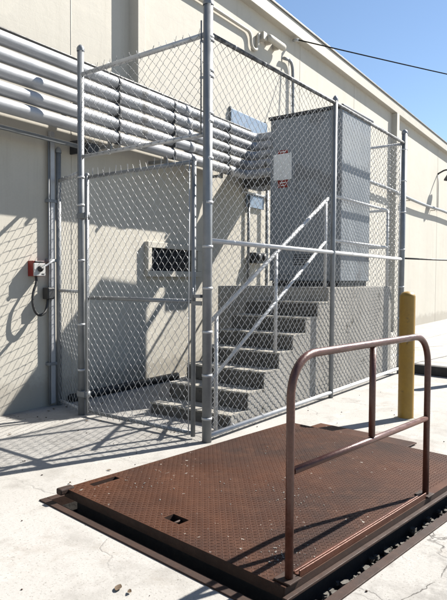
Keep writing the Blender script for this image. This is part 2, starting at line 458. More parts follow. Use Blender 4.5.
# red switch box with white cover
t = thing('switch_box', 'small red switch box with white face and black knob on the wall', 'switch box', W(4.05, 0, 1.61))
inv = Matrix.Translation(-t.location)
def wpart(name, mat, boxes, bev=.004, par=t, iv=inv):
    m = MB()
    for b in boxes: wbox(m, *b)
    m.v = [tuple(iv @ Vector(p)) for p in m.v]
    return m.build(name, mat, par, bev)
wpart('body', MAT['red'], [(3.985, 4.135, .001, .10, 1.525, 1.70)])
fc = wpart('cover', MAT['white'], [(3.982, 4.138, .101, .118, 1.528, 1.672)])
wpart('label_strip', MAT['dark_paint'], [(4.0, 4.12, .101, .116, 1.676, 1.698)])
mb = MB(); mb.lathe(inv @ W(4.06, .118, 1.61), [(.034, 0), (.036, .015), (.024, .018), (.022, .04), (0.0005, .042)], 16, WN); mb.build('knob', MAT['black'], fc)
wpart('nameplate', MAT['black'], [(4.085, 4.12, .1185, .1205, 1.542, 1.556)], 0, fc)
mb = MB(); mb.tube([inv @ p for p in fillet([W(4.135, .06, 1.63), W(4.2, .06, 1.65), W(4.29, .085, 1.72)], .03)], .012, 8); mb.build('feed_pipe', MAT['conduit'], t)
# black plug box and drooping cable
t = thing('plug_box', 'black plug box on the wall channel below the red switch box', 'plug box', W(4.2, .08, 1.33))
inv = Matrix.Translation(-t.location)
wpart('body', MAT['black'], [(4.165, 4.262, .03, .125, 1.262, 1.395)], .008, t, inv)
wpart('cover', MAT['dark_paint'], [(4.172, 4.255, .1255, .133, 1.27, 1.388)], .004, t, inv)
cp = []
A = W(4.05, .06, 1.525); B = W(4.2, .08, 1.262)
ctl = [A, W(4.04, .08, 1.45), W(3.985, .10, 1.35), W(3.965, .11, 1.23), W(3.99, .12, 1.13), W(4.05, .12, 1.085), W(4.12, .12, 1.11), W(4.17, .1, 1.18), B]
def spline(c, k=5):
    out = []
    c = [Vector(p) for p in c]
    for i in range(len(c) - 1):
        p0 = c[max(i - 1, 0)]; p1 = c[i]; p2 = c[i + 1]; p3 = c[min(i + 2, len(c) - 1)]
        for j in range(k):
            t = j / k
            out.append(.5 * ((2 * p1) + (p2 - p0) * t + (2 * p0 - 5 * p1 + 4 * p2 - p3) * t * t + (3 * p1 - p0 - 3 * p2 + p3) * t ** 3))
    out.append(c[-1]); return out
mb = MB(); mb.tube(spline(ctl), .015, 10)
tag(mb.build('power_cable', MAT['black']), 'drooping black cable from the red switch box to the plug box', 'cable')

mb = MB(); mb.tube([W(4.55, .06, .05), W(5.5, .07, .055), W(6.62, .06, .05)], .05, 12)
tag(mb.build('drain_pipe', MAT['black']), 'black drain pipe lying along the foot of the wall behind the gate', 'pipe')
# ------------------------------------------------------------------ upper wall fittings
t = thing('flood_light', 'long tubular cream flood light high on the wall under the fascia', 'wall lamp', W(9.5, .12, 5.93))
inv = Matrix.Translation(-t.location)
mb = MB(); mb.lathe(inv @ W(9.15, .14, 5.93), [(.001, 0), (.045, .004), (.06, .025), (.066, .08), (.066, .54), (.06, .59), (.045, .615), (.001, .62)], 20, WU); mb.build('housing', MAT['fascia'], t)
for s in (9.3, 9.6): wpart('bracket', MAT['fascia'], [(s - .03, s + .03, .0, .10, 5.86, 5.99)], .004, t, inv)
wpart('junction_box', MAT['fascia'], [(9.02, 9.15, .0, .12, 5.86, 6.0)], .008, t, inv)
mb = MB(); mb.tube(fillet([W(5.85, .045, 5.83), W(8.70, .045, 5.88), W(8.72, .045, 5.62), W(8.93, .045, 5.62), W(8.95, .045, 5.92), W(9.0, .045, 5.95)], .12), .028, 10)
tag(mb.build('lamp_conduit', MAT['fascia']), 'cream conduit running along the wall into the flood light', 'conduit')
mb = MB(); mb.tube(fillet([W(9.9, .06, 5.80), W(10.26, .06, 5.86), W(10.30, .06, 5.5), W(10.30, .06, 2.0)], .22), .03, 10)
tag(mb.build('drop_conduit', MAT['galv_dull']), 'grey conduit bending down from the flood light behind the cabinet', 'conduit')
mb = MB(); mb.tube([W(10.12, .05, 5.84), W(9.7, .35, 4.6), W(9.45, .5, 3.9)], .008, 6)
tag(mb.build('stay_wire', MAT['galv_dull']), 'thin slanting wire below the flood light', 'wire')
t = thing('wall_panel', 'pale blue sheet panel fixed to the wall above the conduit ends', 'panel', W(8.7, 0, 4.2))
inv = Matrix.Translation(-t.location)
wpart('sheet', MAT['blue_panel'], [(8.08, 9.30, .035, .05, 4.04, 4.40)], .003, t, inv)
for s in (8.1, 9.28):
    wpart('standoff', MAT['galv_dull'], [(s - .02, s + .02, .001, .034, 4.2, 4.44)], .003, t, inv)
# equipment on the wall by the cabinet
t = thing('disconnect_switch', 'dark disconnect switch on the wall left of the tall grey cabinet', 'switch box', W(8.9, 0, 1.9))
inv = Matrix.Translation(-t.location)
wpart('body', MAT['dark_paint'], [(8.74, 9.14, .001, .16, 1.80, 1.99)], .01, t, inv)
for s in (8.83, 9.02):
    mb = MB(); mb.lathe(inv @ W(s, .16, 1.9), [(.07, 0), (.07, .03), (.05, .05), (.0005, .052)], 18, WN); mb.build('socket', MAT['black'], t)
mb = MB(); mb.tube([W(8.66, .05, 1.45), W(8.66, .05, 3.0)], .026, 10)
tag(mb.build('riser_conduit', MAT['galv_dull']), 'upright grey conduit on the wall above the concrete landing', 'conduit')
t = thing('meter_plate', 'pale grey plate on the wall above the dark disconnect switch', 'panel', W(8.9, 0, 2.95))
inv = Matrix.Translation(-t.location)
wpart('plate', MAT['blue_panel'], [(8.62, 9.2, .02, .05, 2.80, 3.02)], .004, t, inv)
wpart('rail', MAT['galv'], [(8.5, 9.4, .001, .07, 3.03, 3.06)], .003, t, inv)
# wireway added behind the cabinet, shaped for its shadow on the wall
t = thing('shade_trough', 'added dark grey trough behind the tall cabinet, shaped to shade the wall', 'cable trough', W(8.5, .4, 3.1))
inv = Matrix.Translation(-t.location)
mb = MB(); wbox(mb, 8.42, 8.93, .09, .96, 3.10, 3.62); mb.v = [tuple(inv @ Vector(p)) for p in mb.v]; mb.build('trough', MAT['dark_paint'], t, .006)
mb = MB(); wbox(mb, 8.40, 8.95, .08, .965, 3.622, 3.64); mb.v = [tuple(inv @ Vector(p)) for p in mb.v]; mb.build('lid', MAT['grey_paint'], t, .003)
mb = MB(); q0 = W(8.47, .96, 3.35); mb.tube([inv @ q0, inv @ Vector((q0.x, CAB[3] + .003, 3.35))], .045, 14); mb.build('nipple', MAT['galv_dull'], t)

# pipe along the wall far right, cable, lamp
pts = [W(9.35, .15, 4.05)] + [W(s, .15, 4.05 + .03 * math.sin(s * .9)) for s in (11, 13, 14.5, 16.2, 18, 20, 22, 24, 27, 30, 36, 45)]
t = thing('wall_pipe', 'grey pipe sagging along the wall right of the cabinet', 'pipe', W(9.35, .15, 4.05))
inv = Matrix.Translation(-t.location)
mb = MB(); mb.tube([inv @ p for p in spline(pts, 3)], .045, 10); mb.build('pipe', MAT['galv_dull'], t)
for s in (11.5, 14.5, 18, 21, 25):
    wpart('bracket', MAT['fascia'], [(s - .02, s + .02, .001, .17, 3.97, 3.995)], .002, t, inv)
mb = MB(); mb.tube([(9.30, 3.27, 1.86), (10.4, 3.02, 1.865), (11.6, 2.8, 1.885), (16, 2.2, 2.05)], .014, 8)
tag(mb.build('cable', MAT['black']), 'black cable stretched level from the far fence post to the right', 'cable')
t = thing('wall_lamp', 'dark gooseneck lamp on the far wall at the right edge', 'wall lamp', W(21.9, 0, 5.2))
inv = Matrix.Translation(-t.location)
mb = MB(); mb.tube([inv @ p for p in fillet([W(21.9, .0, 5.40), W(21.9, .3, 5.55), W(21.75, .5, 5.42)], .2)], .03, 8); mb.build('arm', MAT['dark_paint'], t)
mb = MB(); mb.lathe(inv @ W(21.75, .5, 5.12), [(.24, 0), (.23, .05), (.12, .22), (.07, .34), (.001, .36)], 18); mb.build('shade', MAT['dark_paint'], t)
mb = MB(); mb.tube([inv @ W(21.9, .03, 5.4), inv @ W(21.9, .03, 4.1)], .014, 6); mb.build('feed_wire', MAT['galv_dull'], t)

# overhead wire
p0 = W(10.3, .17, 6.26); d = Vector((606.96, 172.56, 208.67)).normalized()
p1 = Vector((0, 0, 1.5)) + d * 15.5
mid = (p0 + p1) / 2 - Vector((0, 0, .02))
far = p1 + (p1 - p0) * 1.6 + Vector((0, 0, .8))
t = thing('overhead_wire', 'black overhead wire crossing the sky from the fascia', 'wire', p0)
dv = (p1 - p0)
mb = MB(); mb.tube([dv * (2.6 * i / 12) - Vector((0, 0, .05 * math.sin(math.pi * i / 12))) for i in range(13)], .013, 8); mb.build('wire', MAT['cable'], t)
mb = MB(); mb.tube([(0, .12, .02), (0, 0, 0)], .03, 10); mb.build('insulator', MAT['white'], t)

# ------------------------------------------------------------------ landing and stairs
st = thing('staircase', 'concrete staircase climbing to a landing behind the chain link fence', 'staircase', (5.8, 4, 0))
X0, RUN, Zs, RISE = 4.742, .310, .125, .183
YS0, YS1 = 3.42, 4.52
def st_box(name, mat, *b, bev=.012):
    mb = MB(); mb.box(b[0] - 5.8, b[1] - 5.8, b[2] - 4, b[3] - 4, b[4], b[5]); return mb.build(name, mat, st, bev)
st_box('landing', MAT['concrete'], X0 + 7 * RUN, 9.2, YS0, 5.22, -.05, Zs + 7 * RISE)
for k in range(7):
    zb, zt = (-.05 if k == 0 else Zs + (k - 1) * RISE + .001), Zs + k * RISE
    e = .0006 * (7 - k)
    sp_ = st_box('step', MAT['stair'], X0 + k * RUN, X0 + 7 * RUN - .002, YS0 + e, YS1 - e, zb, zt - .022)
    xf, xb, ya, yb = X0 + k * RUN - .006, (X0 + 7 * RUN - .003 if k == 6 else X0 + (k + 1) * RUN + .01), YS0 + e - .018, YS1 - e + .004
    ol = []; nn = 34; chip = 0
    for i in range(nn + 1):                                       # worn front edge with chips
        chip = max(0, chip - .006) if random.random() > .12 else random.uniform(.008, .022)
        ol.append((xf + chip + random.uniform(-.0025, .0025), ya + (yb - ya) * i / nn))
    ol += [(xb, yb), (xb, ya)]
    ol[0] = (ol[0][0] + .012, ol[0][1]); m2 = len(ol)
    top = [(x - 5.8, y - 4, zt) for x, y in ol]; bot = [(x - 5.8 + (.006 if i <= nn else 0), y - 4, zt - .0215) for i, (x, y) in enumerate(ol)]
    mb = MB(); mb.add(top + bot, [tuple(reversed(range(m2))), tuple(range(m2, 2 * m2))] + [(i, (i + 1) % m2, m2 + (i + 1) % m2, m2 + i) for i in range(m2)])
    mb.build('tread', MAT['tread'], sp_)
pr = [(X0, -.05)]
for k in range(7):
    pr += [(X0 + k * RUN, Zs + k * RISE - .022), (X0 + (k + 1) * RUN, Zs + k * RISE - .022)]
pr += [(X0 + 7 * RUN, -.05)]
mb = MB(); m_ = len(pr)
va = [(x - 5.8, 3.4065 - 4, z) for x, z in pr]; vb = [(x - 5.8, 3.4185 - 4, z) for x, z in pr]
mb.add(va + vb, [tuple(range(m_)), tuple(range(2 * m_ - 1, m_ - 1, -1))] + [(i, m_ + i, m_ + (i + 1) % m_, (i + 1) % m_) for i in range(m_)])
mb.build('side_wall', MAT['concrete'], st)
# ------------------------------------------------------------------ hand rails
def rail_tube(mb, pts, r=.021, n=12): mb.tube(pts, r, n)
t = thing('stair_handrail', 'pale steel handrail sloping up beside the concrete steps', 'handrail', (4.6, 3.47, 0))
HX = (4.58, 5.70, 6.93)
def zrail(x): return 1.09 + (x - 4.49) * .592
o = Vector((4.6, 3.47, 0)); yy = 3.475
for x in HX:
    k = max(0, min(7, int((x - X0) / RUN))) if x > X0 else -1
    zb = Zs + k * RISE if k >= 0 else 0
    mb = MB(); mb.tube([Vector((x, yy, zb)) - o, Vector((x, yy, zrail(x))) - o], .021, 12); mb.build('post', MAT['galv'], t)
mb = MB(); mb.tube([Vector((4.45, yy - .0, zrail(4.45))) - o, Vector((6.99, yy, zrail(6.99))) - o], .022, 12); mb.build('top_rail', MAT['galv'], t)
mb = MB(); mb.tube([Vector((4.45, yy, zrail(4.45) - .585)) - o, Vector((6.93, yy, zrail(6.93) - .53)) - o], .020, 12); mb.build('mid_rail', MAT['galv'], t)
t = thing('landing_guardrail', 'level steel guardrail along the front edge of the landing', 'guardrail', (8, 3.47, 1.41)); o = Vector((8, 3.47, 1.41))
ZL = Zs + 7 * RISE
for x, y in ((7.12, 3.47), (9.10, 3.47), (9.10, 5.16)):
    mb = MB(); mb.tube([Vector((x, y, ZL)) - o, Vector((x, y, 2.62)) - o], .021, 12); mb.build('post', MAT['galv'], t)
for z in (2.62, 2.03):
    mb = MB(); mb.tube([p - o for p in fillet([Vector((7.10, 3.47, z)), Vector((9.10, 3.47, z)), Vector((9.10, 5.18, z))], .03, 4)], .021, 12)
    mb.build('top_rail' if z > 2.3 else 'mid_rail', MAT['galv'], t)

# ------------------------------------------------------------------ cabinet with its notice
x0, x1, y0, y1, z0, z1 = CAB
t = thing('electrical_cabinet', 'tall grey steel cabinet standing on the concrete landing', 'cabinet', ((x0 + x1) / 2, (y0 + y1) / 2, z0)); o = t.location.copy()
def cbox(name, mat, a, bev=.006, par=None):
    mb = MB(); mb.box(a[0] - o.x, a[1] - o.x, a[2] - o.y, a[3] - o.y, a[4] - o.z, a[5] - o.z); return mb.build(name, mat, par or t, bev)
cbox('plinth', MAT['dark_paint'], (x0 + .03, x1 - .03, y0 + .03, y1 - .03, z0 - .004, z0 + .07))
cbox('body', MAT['grey_paint'], (x0, x1, y0, y1, z0 + .071, z1 - .002), .012)
cbox('roof_cap', MAT['dark_paint'], (x0 - .03, x1 + .03, y0 - .03, y1 + .03, z1, z1 + .045), .012)
d0 = cbox('door', MAT['grey_paint'], (x0 - .014, x0 - .002, y0 + .05, y1 - .05, z0 + .16, z1 - .10), .006)
for z in (1.75, 2.65, 3.55):
    cbox('hinge', MAT['galv_dull'], (x0 - .022, x0 - .002, y1 - .048, y1 - .02, z - .06, z + .06), .004)
for k in range(5):
    cbox('vent', MAT['dark_paint'], (x0 - .0175, x0 - .0145, 4.0, 4.3, 1.72 + k * .035, 1.735 + k * .035), 0, d0)
cbox('handle', MAT['galv_dull'], (x0 - .05, x0 - .015, y0 + .13, y0 + .16, 2.45, 2.65), .006, d0)
t = thing('notice_sign', 'white notice on a red board fixed to the cabinet door', 'sign', (x0 - .02, 4.5, 3.15)); o = t.location.copy()
cbox('board', MAT['red'], (x0 - .020, x0 - .0145, 4.405, 4.575, 2.872, 3.425), .002)
cbox('sheet', MAT['sign_white'], (x0 - .030, x0 - .0205, 4.335, 4.645, 2.985, 3.37), .002)
for (z, ya, yb) in ((3.40, 4.44, 4.54), (2.945, 4.44, 4.54), (2.905, 4.46, 4.52)):
    mb = MB(); mb.box(x0 - .0225 - o.x, x0 - .0203 - o.x, ya - o.y, yb - o.y, z - .007 - o.z, z + .007 - o.z)
    mb.build('pale_mark', MAT['sign_white'], t)

# ------------------------------------------------------------------ chain link
def fabric(mb, P0, P1, z0, z1, r=.0027, w=.0495, v=.050, top=.0, nrm=None, phase=0):
    """woven zig-zag wires between P0 and P1 (plan points), z0..z1; barbs of length top above z1"""
    P0 = Vector((P0[0], P0[1], 0)); P1 = Vector((P1[0], P1[1], 0))
    L = (P1 - P0).length; u = (P1 - P0) / L
    n = nrm or Vector((u.y, -u.x, 0))
    k = max(1, int(round(L / w))); w = L / k
    rows = int((z1 - z0) / v)
    up = Vector((0, 0, 1))
    V = mb.v; F = mb.f; S = mb.s
    for i in range(k):
        pts = []
        for j in range(rows + 1):
            right = (i + j) % 2 == 0
            x = (i + (1 if right else 0)) * w
            z = z0 + j * v
            wob = .004 * math.sin(i * 1.7 + j * .31) + .003 * math.sin(j * .9 + i * .23)
            bow = .017 * math.sin(i * .11 + phase) * math.sin(j * .083 + phase * 2) + random.uniform(-.0012, .0012)
            wob += random.uniform(-.0018, .0018)
            pts.append(P0 + u * (x + wob) + n * ((-.001 if right else .001) + bow) + up * (z + random.uniform(-.002, .002)))
            if j < rows:
                xm = (i + .5) * w
                pts.append(P0 + u * (xm + wob) + n * ((-.0032 if right else .0032) + bow) + up * (z + v / 2))
        if top > 0:
            e = top * random.uniform(.55, 1.15)
            pts.append(pts[-1] + up * e + u * (random.uniform(-.5, .5) * w))
        base = len(V); m = len(pts)
        for a in range(m):
            d = (pts[min(a + 1, m - 1)] - pts[max(a - 1, 0)]).normalized()
            s1 = d.cross(n).normalized() * r; s2 = n * r; p = pts[a]
            V.append(tuple(p + s1)); V.append(tuple(p + s2)); V.append(tuple(p - s1)); V.append(tuple(p - s2))
        for a in range(m - 1):
            q = base + a * 4
            for c2 in range(4):
                d2 = (c2 + 1) % 4
                F.append((q + c2, q + d2, q + 4 + d2, q + 4 + c2)); S.append(True)
    return mb

CX, CY = 4.2, 3.29
HY = 5.045                      # hinge post
WPX, WPY = 4.375, 5.655         # post at the wall
FX = 9.25                       # far post
ZT, ZH, ZM = 3.715, 2.82, 1.853
fn = thing('chain_link_fence', 'tall galvanized chain link fence enclosing the staircase and cabinet', 'fence', (CX, CY, 0)); fo = Vector((CX, CY, 0))
def fpart(name, mb, mat, bev=0): 
    mb.v = [(p[0] - CX, p[1] - CY, p[2]) for p in mb.v]
    return mb.build(name, mat, fn, bev)
def post(x, y, z, r, mat, lean=(0, 0)):
    mb = MB(); mb.tube([(x, y, -.05), (x + lean[0], y + lean[1], z)], r, 20); p = fpart('post', mb, mat)
    mb = MB(); mb.lathe((x + lean[0] - CX, y + lean[1] - CY, z - .03), [(r + .005, 0), (r + .006, .03), (r * .9, .05), (r * .45, .068), (.0005, .074)], 20)
    c = mb.build('post_cap', mat, p)
    return p
post(CX, CY, 3.99, .044, MAT['galv_dull'], (-.01, 0))
post(CX, HY, 3.98, .036, MAT['galv_dull'])
post(WPX, WPY, 3.0, .030, MAT['galv_dull'])
post(FX, CY, 3.88, .044, MAT['galv_dull'], (.06, 0))
post(6.76, CY, 3.78, .030, MAT['galv_dull'], (.03, 0))
post(FX + .02, 5.86, 3.8, .030, MAT['galv_dull'])
def frail(name, pts, r=.021, mat=None):
    mb = MB(); mb.tube(pts, r, 12); return fpart(name, mb, mat or MAT['galv'])
frail('top_rail', [(CX, CY, ZT), (6.77, CY, ZT + .012), (FX + .05, CY, ZT - .012)], .022, MAT['rail_dark'])
frail('mid_rail', [(CX, CY, ZM + .004), (FX, CY, ZM - .006)], .0235)
frail('bottom_rail', [(CX, CY - .005, .055), (FX, CY, .085)], .024)
frail('top_rail', [(CX, CY, ZT), (CX, HY, ZT - .015)], .024)
frail('header_rail', [(CX, CY, ZH), (CX, HY, ZH)])
frail('top_rail', [(CX, HY, 2.655), (WPX, WPY, 2.645)])
frail('mid_rail', [(CX, HY, 1.36), (WPX, WPY, 1.36)], .018)
frail('bottom_rail', [(CX, HY, .06), (WPX, WPY, .06)], .018)
frail('top_rail', [(FX + .05, CY, ZT - .02), (FX + .02, 5.86, ZT - .02)])
# fabrics
mb = fabric(MB(), (CX + .05, CY + .028), (FX - .04, CY + .028), .04, ZT + .01, .0027, .052, .047, top=.05); fpart('mesh', mb, MAT['wire'])
mb = fabric(MB(), (CX - .026, CY + .05), (CX - .026, HY - .04), ZH - .01, ZT + .02, .0027, top=.06); fpart('mesh', mb, MAT['wire_old'])
mb = fabric(MB(), (CX - .022, HY + .04), (WPX - .026, WPY - .02), .03, 2.65, .0027, .044, .055, top=.05); fpart('mesh', mb, MAT['wire_old'])
mb = fabric(MB(), (FX + .03, CY + .05), (FX + .03, 5.84), .04, ZT, .0027, top=.04); fpart('mesh', mb, MAT['wire_old'])
# tension bars and bands
def bar(x, y, z0, z1):
    mb = MB(); mb.box(x - .004, x + .004, y - .009, y + .009, z0, z1); fpart('tension_bar', mb, MAT['galv'])
for (x, y, z0, z1) in ((CX + .058, CY + .024, .05, 3.70),):
    mb = MB(); mb.tube([(x, y, z0), (x, y, z1)], .0075, 8); fpart('tension_bar', mb, MAT['galv'])
mb = MB(); mb.tube([(CX - .03, CY + .062, ZH), (CX - .03, CY + .062, ZT + .12)], .0075, 8); fpart('tension_bar', mb, MAT['galv_dull'])
mb = MB(); mb.tube([(FX - .055, CY + .024, .05), (FX - .045, CY + .024, 3.70)], .0075, 8); fpart('tension_bar', mb, MAT['galv'])
def band(x, y, z, r, d):
    mb = MB(); mb.lathe((x, y, z - .011), [(r, 0), (r + .004, 0), (r + .004, .022), (r, .022)], 18)
    d = Vector((d[0], d[1], 0)); q = Vector((x, y, z)) + d * (r + .018); pn = Vector((-d.y, d.x, 0))
    mb.obox(q, d, pn, (0, 0, 1), .02, .006, .011)
    fpart('band', mb, MAT['galv'])
for z in (.22, .62, 1.02, 1.42, 1.80, 2.2, 2.6, 3.0, 3.38, 3.68): band(CX, CY, z, .045, (.92, .39))
for z in (2.9, 3.3, 3.62): band(CX, CY, z + .03, .0455, (-.3, .95))
for z in (.3, .9, 1.4, 2.0, 2.6, 3.1, 3.6): band(FX + .06 * z / 3.88, CY, z, .045, (-.9, .4))
for z in (.5, 1.0, 1.7, 2.3, 2.6): band(CX, HY, z, .037, (.2, .98))
def tie(c, d, r):
    c = Vector(c); d = Vector(d).normalized(); u = d.orthogonal().normalized(); w2 = d.cross(u)
    mb = MB(); mb.tube([c + u * (r * math.cos(a)) + w2 * (r * math.sin(a)) + d * (.012 * k / 10) for k, a in ((k, 2 * math.pi * k / 10) for k in range(15))], .0024, 5)
    fpart('tie_wire', mb, MAT['galv'])
for k in range(9):
    x = CX + .4 + k * .54 + random.uniform(-.04, .04)
    for z, rr in ((ZT + .0, .028), (ZM, .029), (.065 + (x - CX) * .006, .029)): tie((x, CY + .006, z), (1, 0, 0), rr)
for k in range(3):
    for z, rr in ((ZT - .006, .029), (ZH, .026)): tie((CX - .004, CY + .4 + k * .45, z), (0, 1, 0), rr)
# ------------------------------------------------------------------ gate
GY0, GY1, GZ0, GZ1, GM = 3.455, 4.945, .045, 2.60, 1.295
gt = thing('fence_gate', 'closed chain link walk gate between the corner post and hinge post', 'gate', (CX, GY1, 0)); go = Vector((CX, GY1, 0))
def gpart(name, mb, mat, par=None):
    mb.v = [(p[0] - CX, p[1] - GY1, p[2]) for p in mb.v]; return mb.build(name, mat, par or gt)
for y in (GY0, GY1):
    mb = MB(); mb.tube([(CX, y, GZ0 - .02), (CX, y, GZ1 + .02)], .0225, 14); up_ = gpart('upright', mb, MAT['galv_dull'])
    mb = MB(); mb.lathe((CX - CX, y - GY1, GZ1 + .0), [(.026, 0), (.027, .02), (.018, .036), (.0005, .042)], 14); mb.build('cap', MAT['galv_dull'], up_)
for z, nm in ((GZ1 - .01, 'top_rail'), (GM, 'mid_rail'), (GZ0 + .01, 'bottom_rail')):
    mb = MB(); mb.tube([(CX, GY0, z), (CX, GY1, z)], .0205, 12); gpart(nm, mb, MAT['galv_dull'])
mb = fabric(MB(), (CX - .024, GY0 + .03), (CX - .024, GY1 - .03), GZ0 - .02, GZ1 + .0, .0027, .0445, .057, top=.075); gpart('mesh', mb, MAT['wire'])
for y in (GY0 + .033, GY1 - .033):
    mb = MB(); mb.tube([(CX - .026, y, GZ0), (CX - .026, y, GZ1)], .006, 8); gpart('tension_bar', mb, MAT['galv'])
for z in (.24, 2.18):
    mb = MB(); mb.lathe((CX, HY, z - .03), [(.037, 0), (.044, 0), (.044, .06), (.037, .06)], 18)
    mb.box(CX - .045, CX - .01, HY - .10, HY + .02, z - .028, z + .028); mb.lathe((CX, GY1, z - .035), [(.023, 0), (.032, 0), (.032, .07), (.023, .07)], 14)
    gpart('hinge', mb, MAT['galv_dull'])
mb = MB(); mb.box(CX - .04, CX + .04, GY0 - .11, GY0 - .02, 1.33, 1.36); mb.tube([(CX - .04, GY0 - .02, 1.30), (CX - .04, GY0 - .02, 1.42)], .012, 8)
mb.box(CX - .034, CX - .022, GY0 - .12, GY0 + .0, 1.26, 1.30)
gpart('latch', mb, MAT['galv_dull'])

# ------------------------------------------------------------------ dock lift
lf = bpy.data.objects.new('scissor_lift', None); COL.objects.link(lf); lf.matrix_world = LM
tag(lf, 'rusted tread plate lift platform with a red brown guard rail, set in the slab', 'lift platform')
SL = [(.155, .375, 1.742, 1.80), (.135, .215, .865, 1.0)]
mb = MB()
holed_sheet(mb, [0, LW] + [s for q in SL for s in q[:2]], [0, LD] + [s for q in SL for s in q[2:]], SL, LH)
# raised lugs
cs = .0245; nx, ny = int(LW / cs), int(LD / cs)
for i in range(nx):
    for j in range(ny):
        px, py = (i + .5) * cs + .004, (j + .5) * cs + .004
        if py < .05 or any(a - .02 < px < b + .02 and c - .02 < py < d + .02 for a, b, c, d in SL): continue
        sg = 1 if (i + j) % 2 == 0 else -1
        ax, ay = .7071, .7071 * sg
        l, wd, h = .0122, .0042, .0022
        bx, by = -ay, ax
        P = [(px - ax * l, py - ay * l, LH), (px + bx * wd, py + by * wd, LH), (px + ax * l, py + ay * l, LH), (px - bx * wd, py - by * wd, LH),
             (px - ax * l * .55, py - ay * l * .55, LH + h), (px + ax * l * .55, py + ay * l * .55, LH + h)]
        fs = [(1, 0, 4), (2, 1, 4, 5), (3, 2, 5), (0, 3, 5, 4)]
        mb.add(P, [tuple(reversed(f)) for f in [(0, 1, 4), (1, 2, 5, 4), (2, 3, 5), (3, 0, 4, 5)]])
dk = mb.build('deck', MAT['deck'], lf)
# fix lug winding
import bmesh
bm = bmesh.new(); bm.from_mesh(dk.data); bmesh.ops.recalc_face_normals(bm, faces=bm.faces[:])
bm.faces.ensure_lookup_table()
for f in bm.faces:
    if f.normal.z < 0: f.normal_flip()
bm.to_mesh(dk.data); bm.free()
for (a, b, c2, d) in SL:
    mb = MB()
    mb.box(a - .004, b + .004, c2 - .004, d + .004, LH - .07, LH - .06)
    mb.box(a - .006, a, c2, d, LH - .06, LH - .002); mb.box(b, b + .006, c2, d, LH - .06, LH - .002)
    mb.box(a, b, c2 - .006, c2, LH - .06, LH - .002); mb.box(a, b, d, d + .006, LH - .06, LH - .002)
    m_ = (c2 + d) / 2; mb.tube([(a, m_, LH - .02), (b, m_, LH - .02)], .008, 8)
    mb.build('lifting_eye', MAT['rust_dark'], lf)
mb = MB()
mb.box(0, .012, 0.013, LD - .013, LH - .058, LH - .001); mb.box(LW - .012, LW, 0.013, LD - .013, LH - .058, LH - .001)
mb.box(0, LW, 0, .012, LH - .058, LH - .001); mb.box(0, LW, LD - .012, LD, LH - .058, LH - .001)
mb.build('skirt', MAT['rust_dark'], lf)
mb = MB(); mb.box(.06, LW - .06, .05, LD - .06, LH - .30, LH - .075); mb.build('underside_shade_block', MAT['pit'], lf)  # added dark block, its colour stands in for shade under the deck
mb = MB(); mb.box(-.06, .05, LD - .05, LD + .01, LH - .03, LH + .012); mb.build('corner_block', MAT['rust_dark'], lf, .01)
mb = MB(); mb.box(-.025, LW + .02, -.03, -.001, LH - .05, LH - .035); mb.build('front_ledge', MAT['rust_dark'], lf, .003)
mb = MB(); mb.box(.12, 1.53, .005, .012, LH + .001, LH + .034); mb.box(.12, 1.53, .0125, .060, LH + .004, LH + .012); mb.box(.12, 1.53, .036, .044, LH + .0125, LH + .02); mb.build('toe_angle', MAT['copper'], lf, .003)
# rail
RX0, RX1, RZ = .068, 1.572, LH + 1.06
mb = MB(); mb.tube(fillet([(RX0, .03, LH), (RX0, .03, RZ), (RX1, .03, RZ), (RX1, .03, LH)], .20, 10), .0205, 16); hoop = mb.build('guard_rail', MAT['primer'], lf)
ZMID = LH + .515
mb = MB(); mb.tube([(RX0 + .021, .03, ZMID), (RX1 - .021, .03, ZMID)], .0185, 14); mb.build('mid_rail', MAT['primer'], hoop)
mb = MB(); mb.tube([((RX0 + RX1) / 2 + .02, .03, ZMID + .019), ((RX0 + RX1) / 2 + .02, .03, RZ - .021)], .0185, 14); mb.build('post', MAT['primer'], hoop)
for x in (RX0, RX1):
    mb = MB(); mb.box(x - .05, x + .045, -.012, .085, LH + .001, LH + .011); mb.build('base_plate', MAT['rust_dark'], hoop, .003)
# hinged lip
mb = MB()
xs = [LW + .075, LW + .43]
mb.box(LW + .03, LW + .40, .72, 1.76, .010, .022); mb.build('lip_plate', MAT['deck'], lf, .003)
mb = MB(); mb.tube([(LW + .016, .72, .045), (LW + .016, 1.76, .045)], .016, 10); mb.build('lip_hinge', MAT['rust_dark'], lf)

# pit frame
fr = bpy.data.objects.new('pit_frame', None); COL.objects.link(fr); fr.matrix_world = LM
tag(fr, 'rusted steel edging frame set in the concrete round the lift', 'frame')
FW = .055
for b in ((PIT[0] - FW, PIT[0], PIT[2] - FW, PIT[3] + FW), (PIT[1], PIT[1] + FW, PIT[2] - FW, .70), (PIT[0] + .001, PIT[1] - .001, PIT[2] - FW, PIT[2]), (PIT[0] + .001, PIT[1] + FW, PIT[3], PIT[3] + FW)):
    mb = MB(); mb.box(b[0], b[1], b[2], b[3], -.06, .009); mb.build('edge_angle', MAT['rust_dark'], fr, .003)

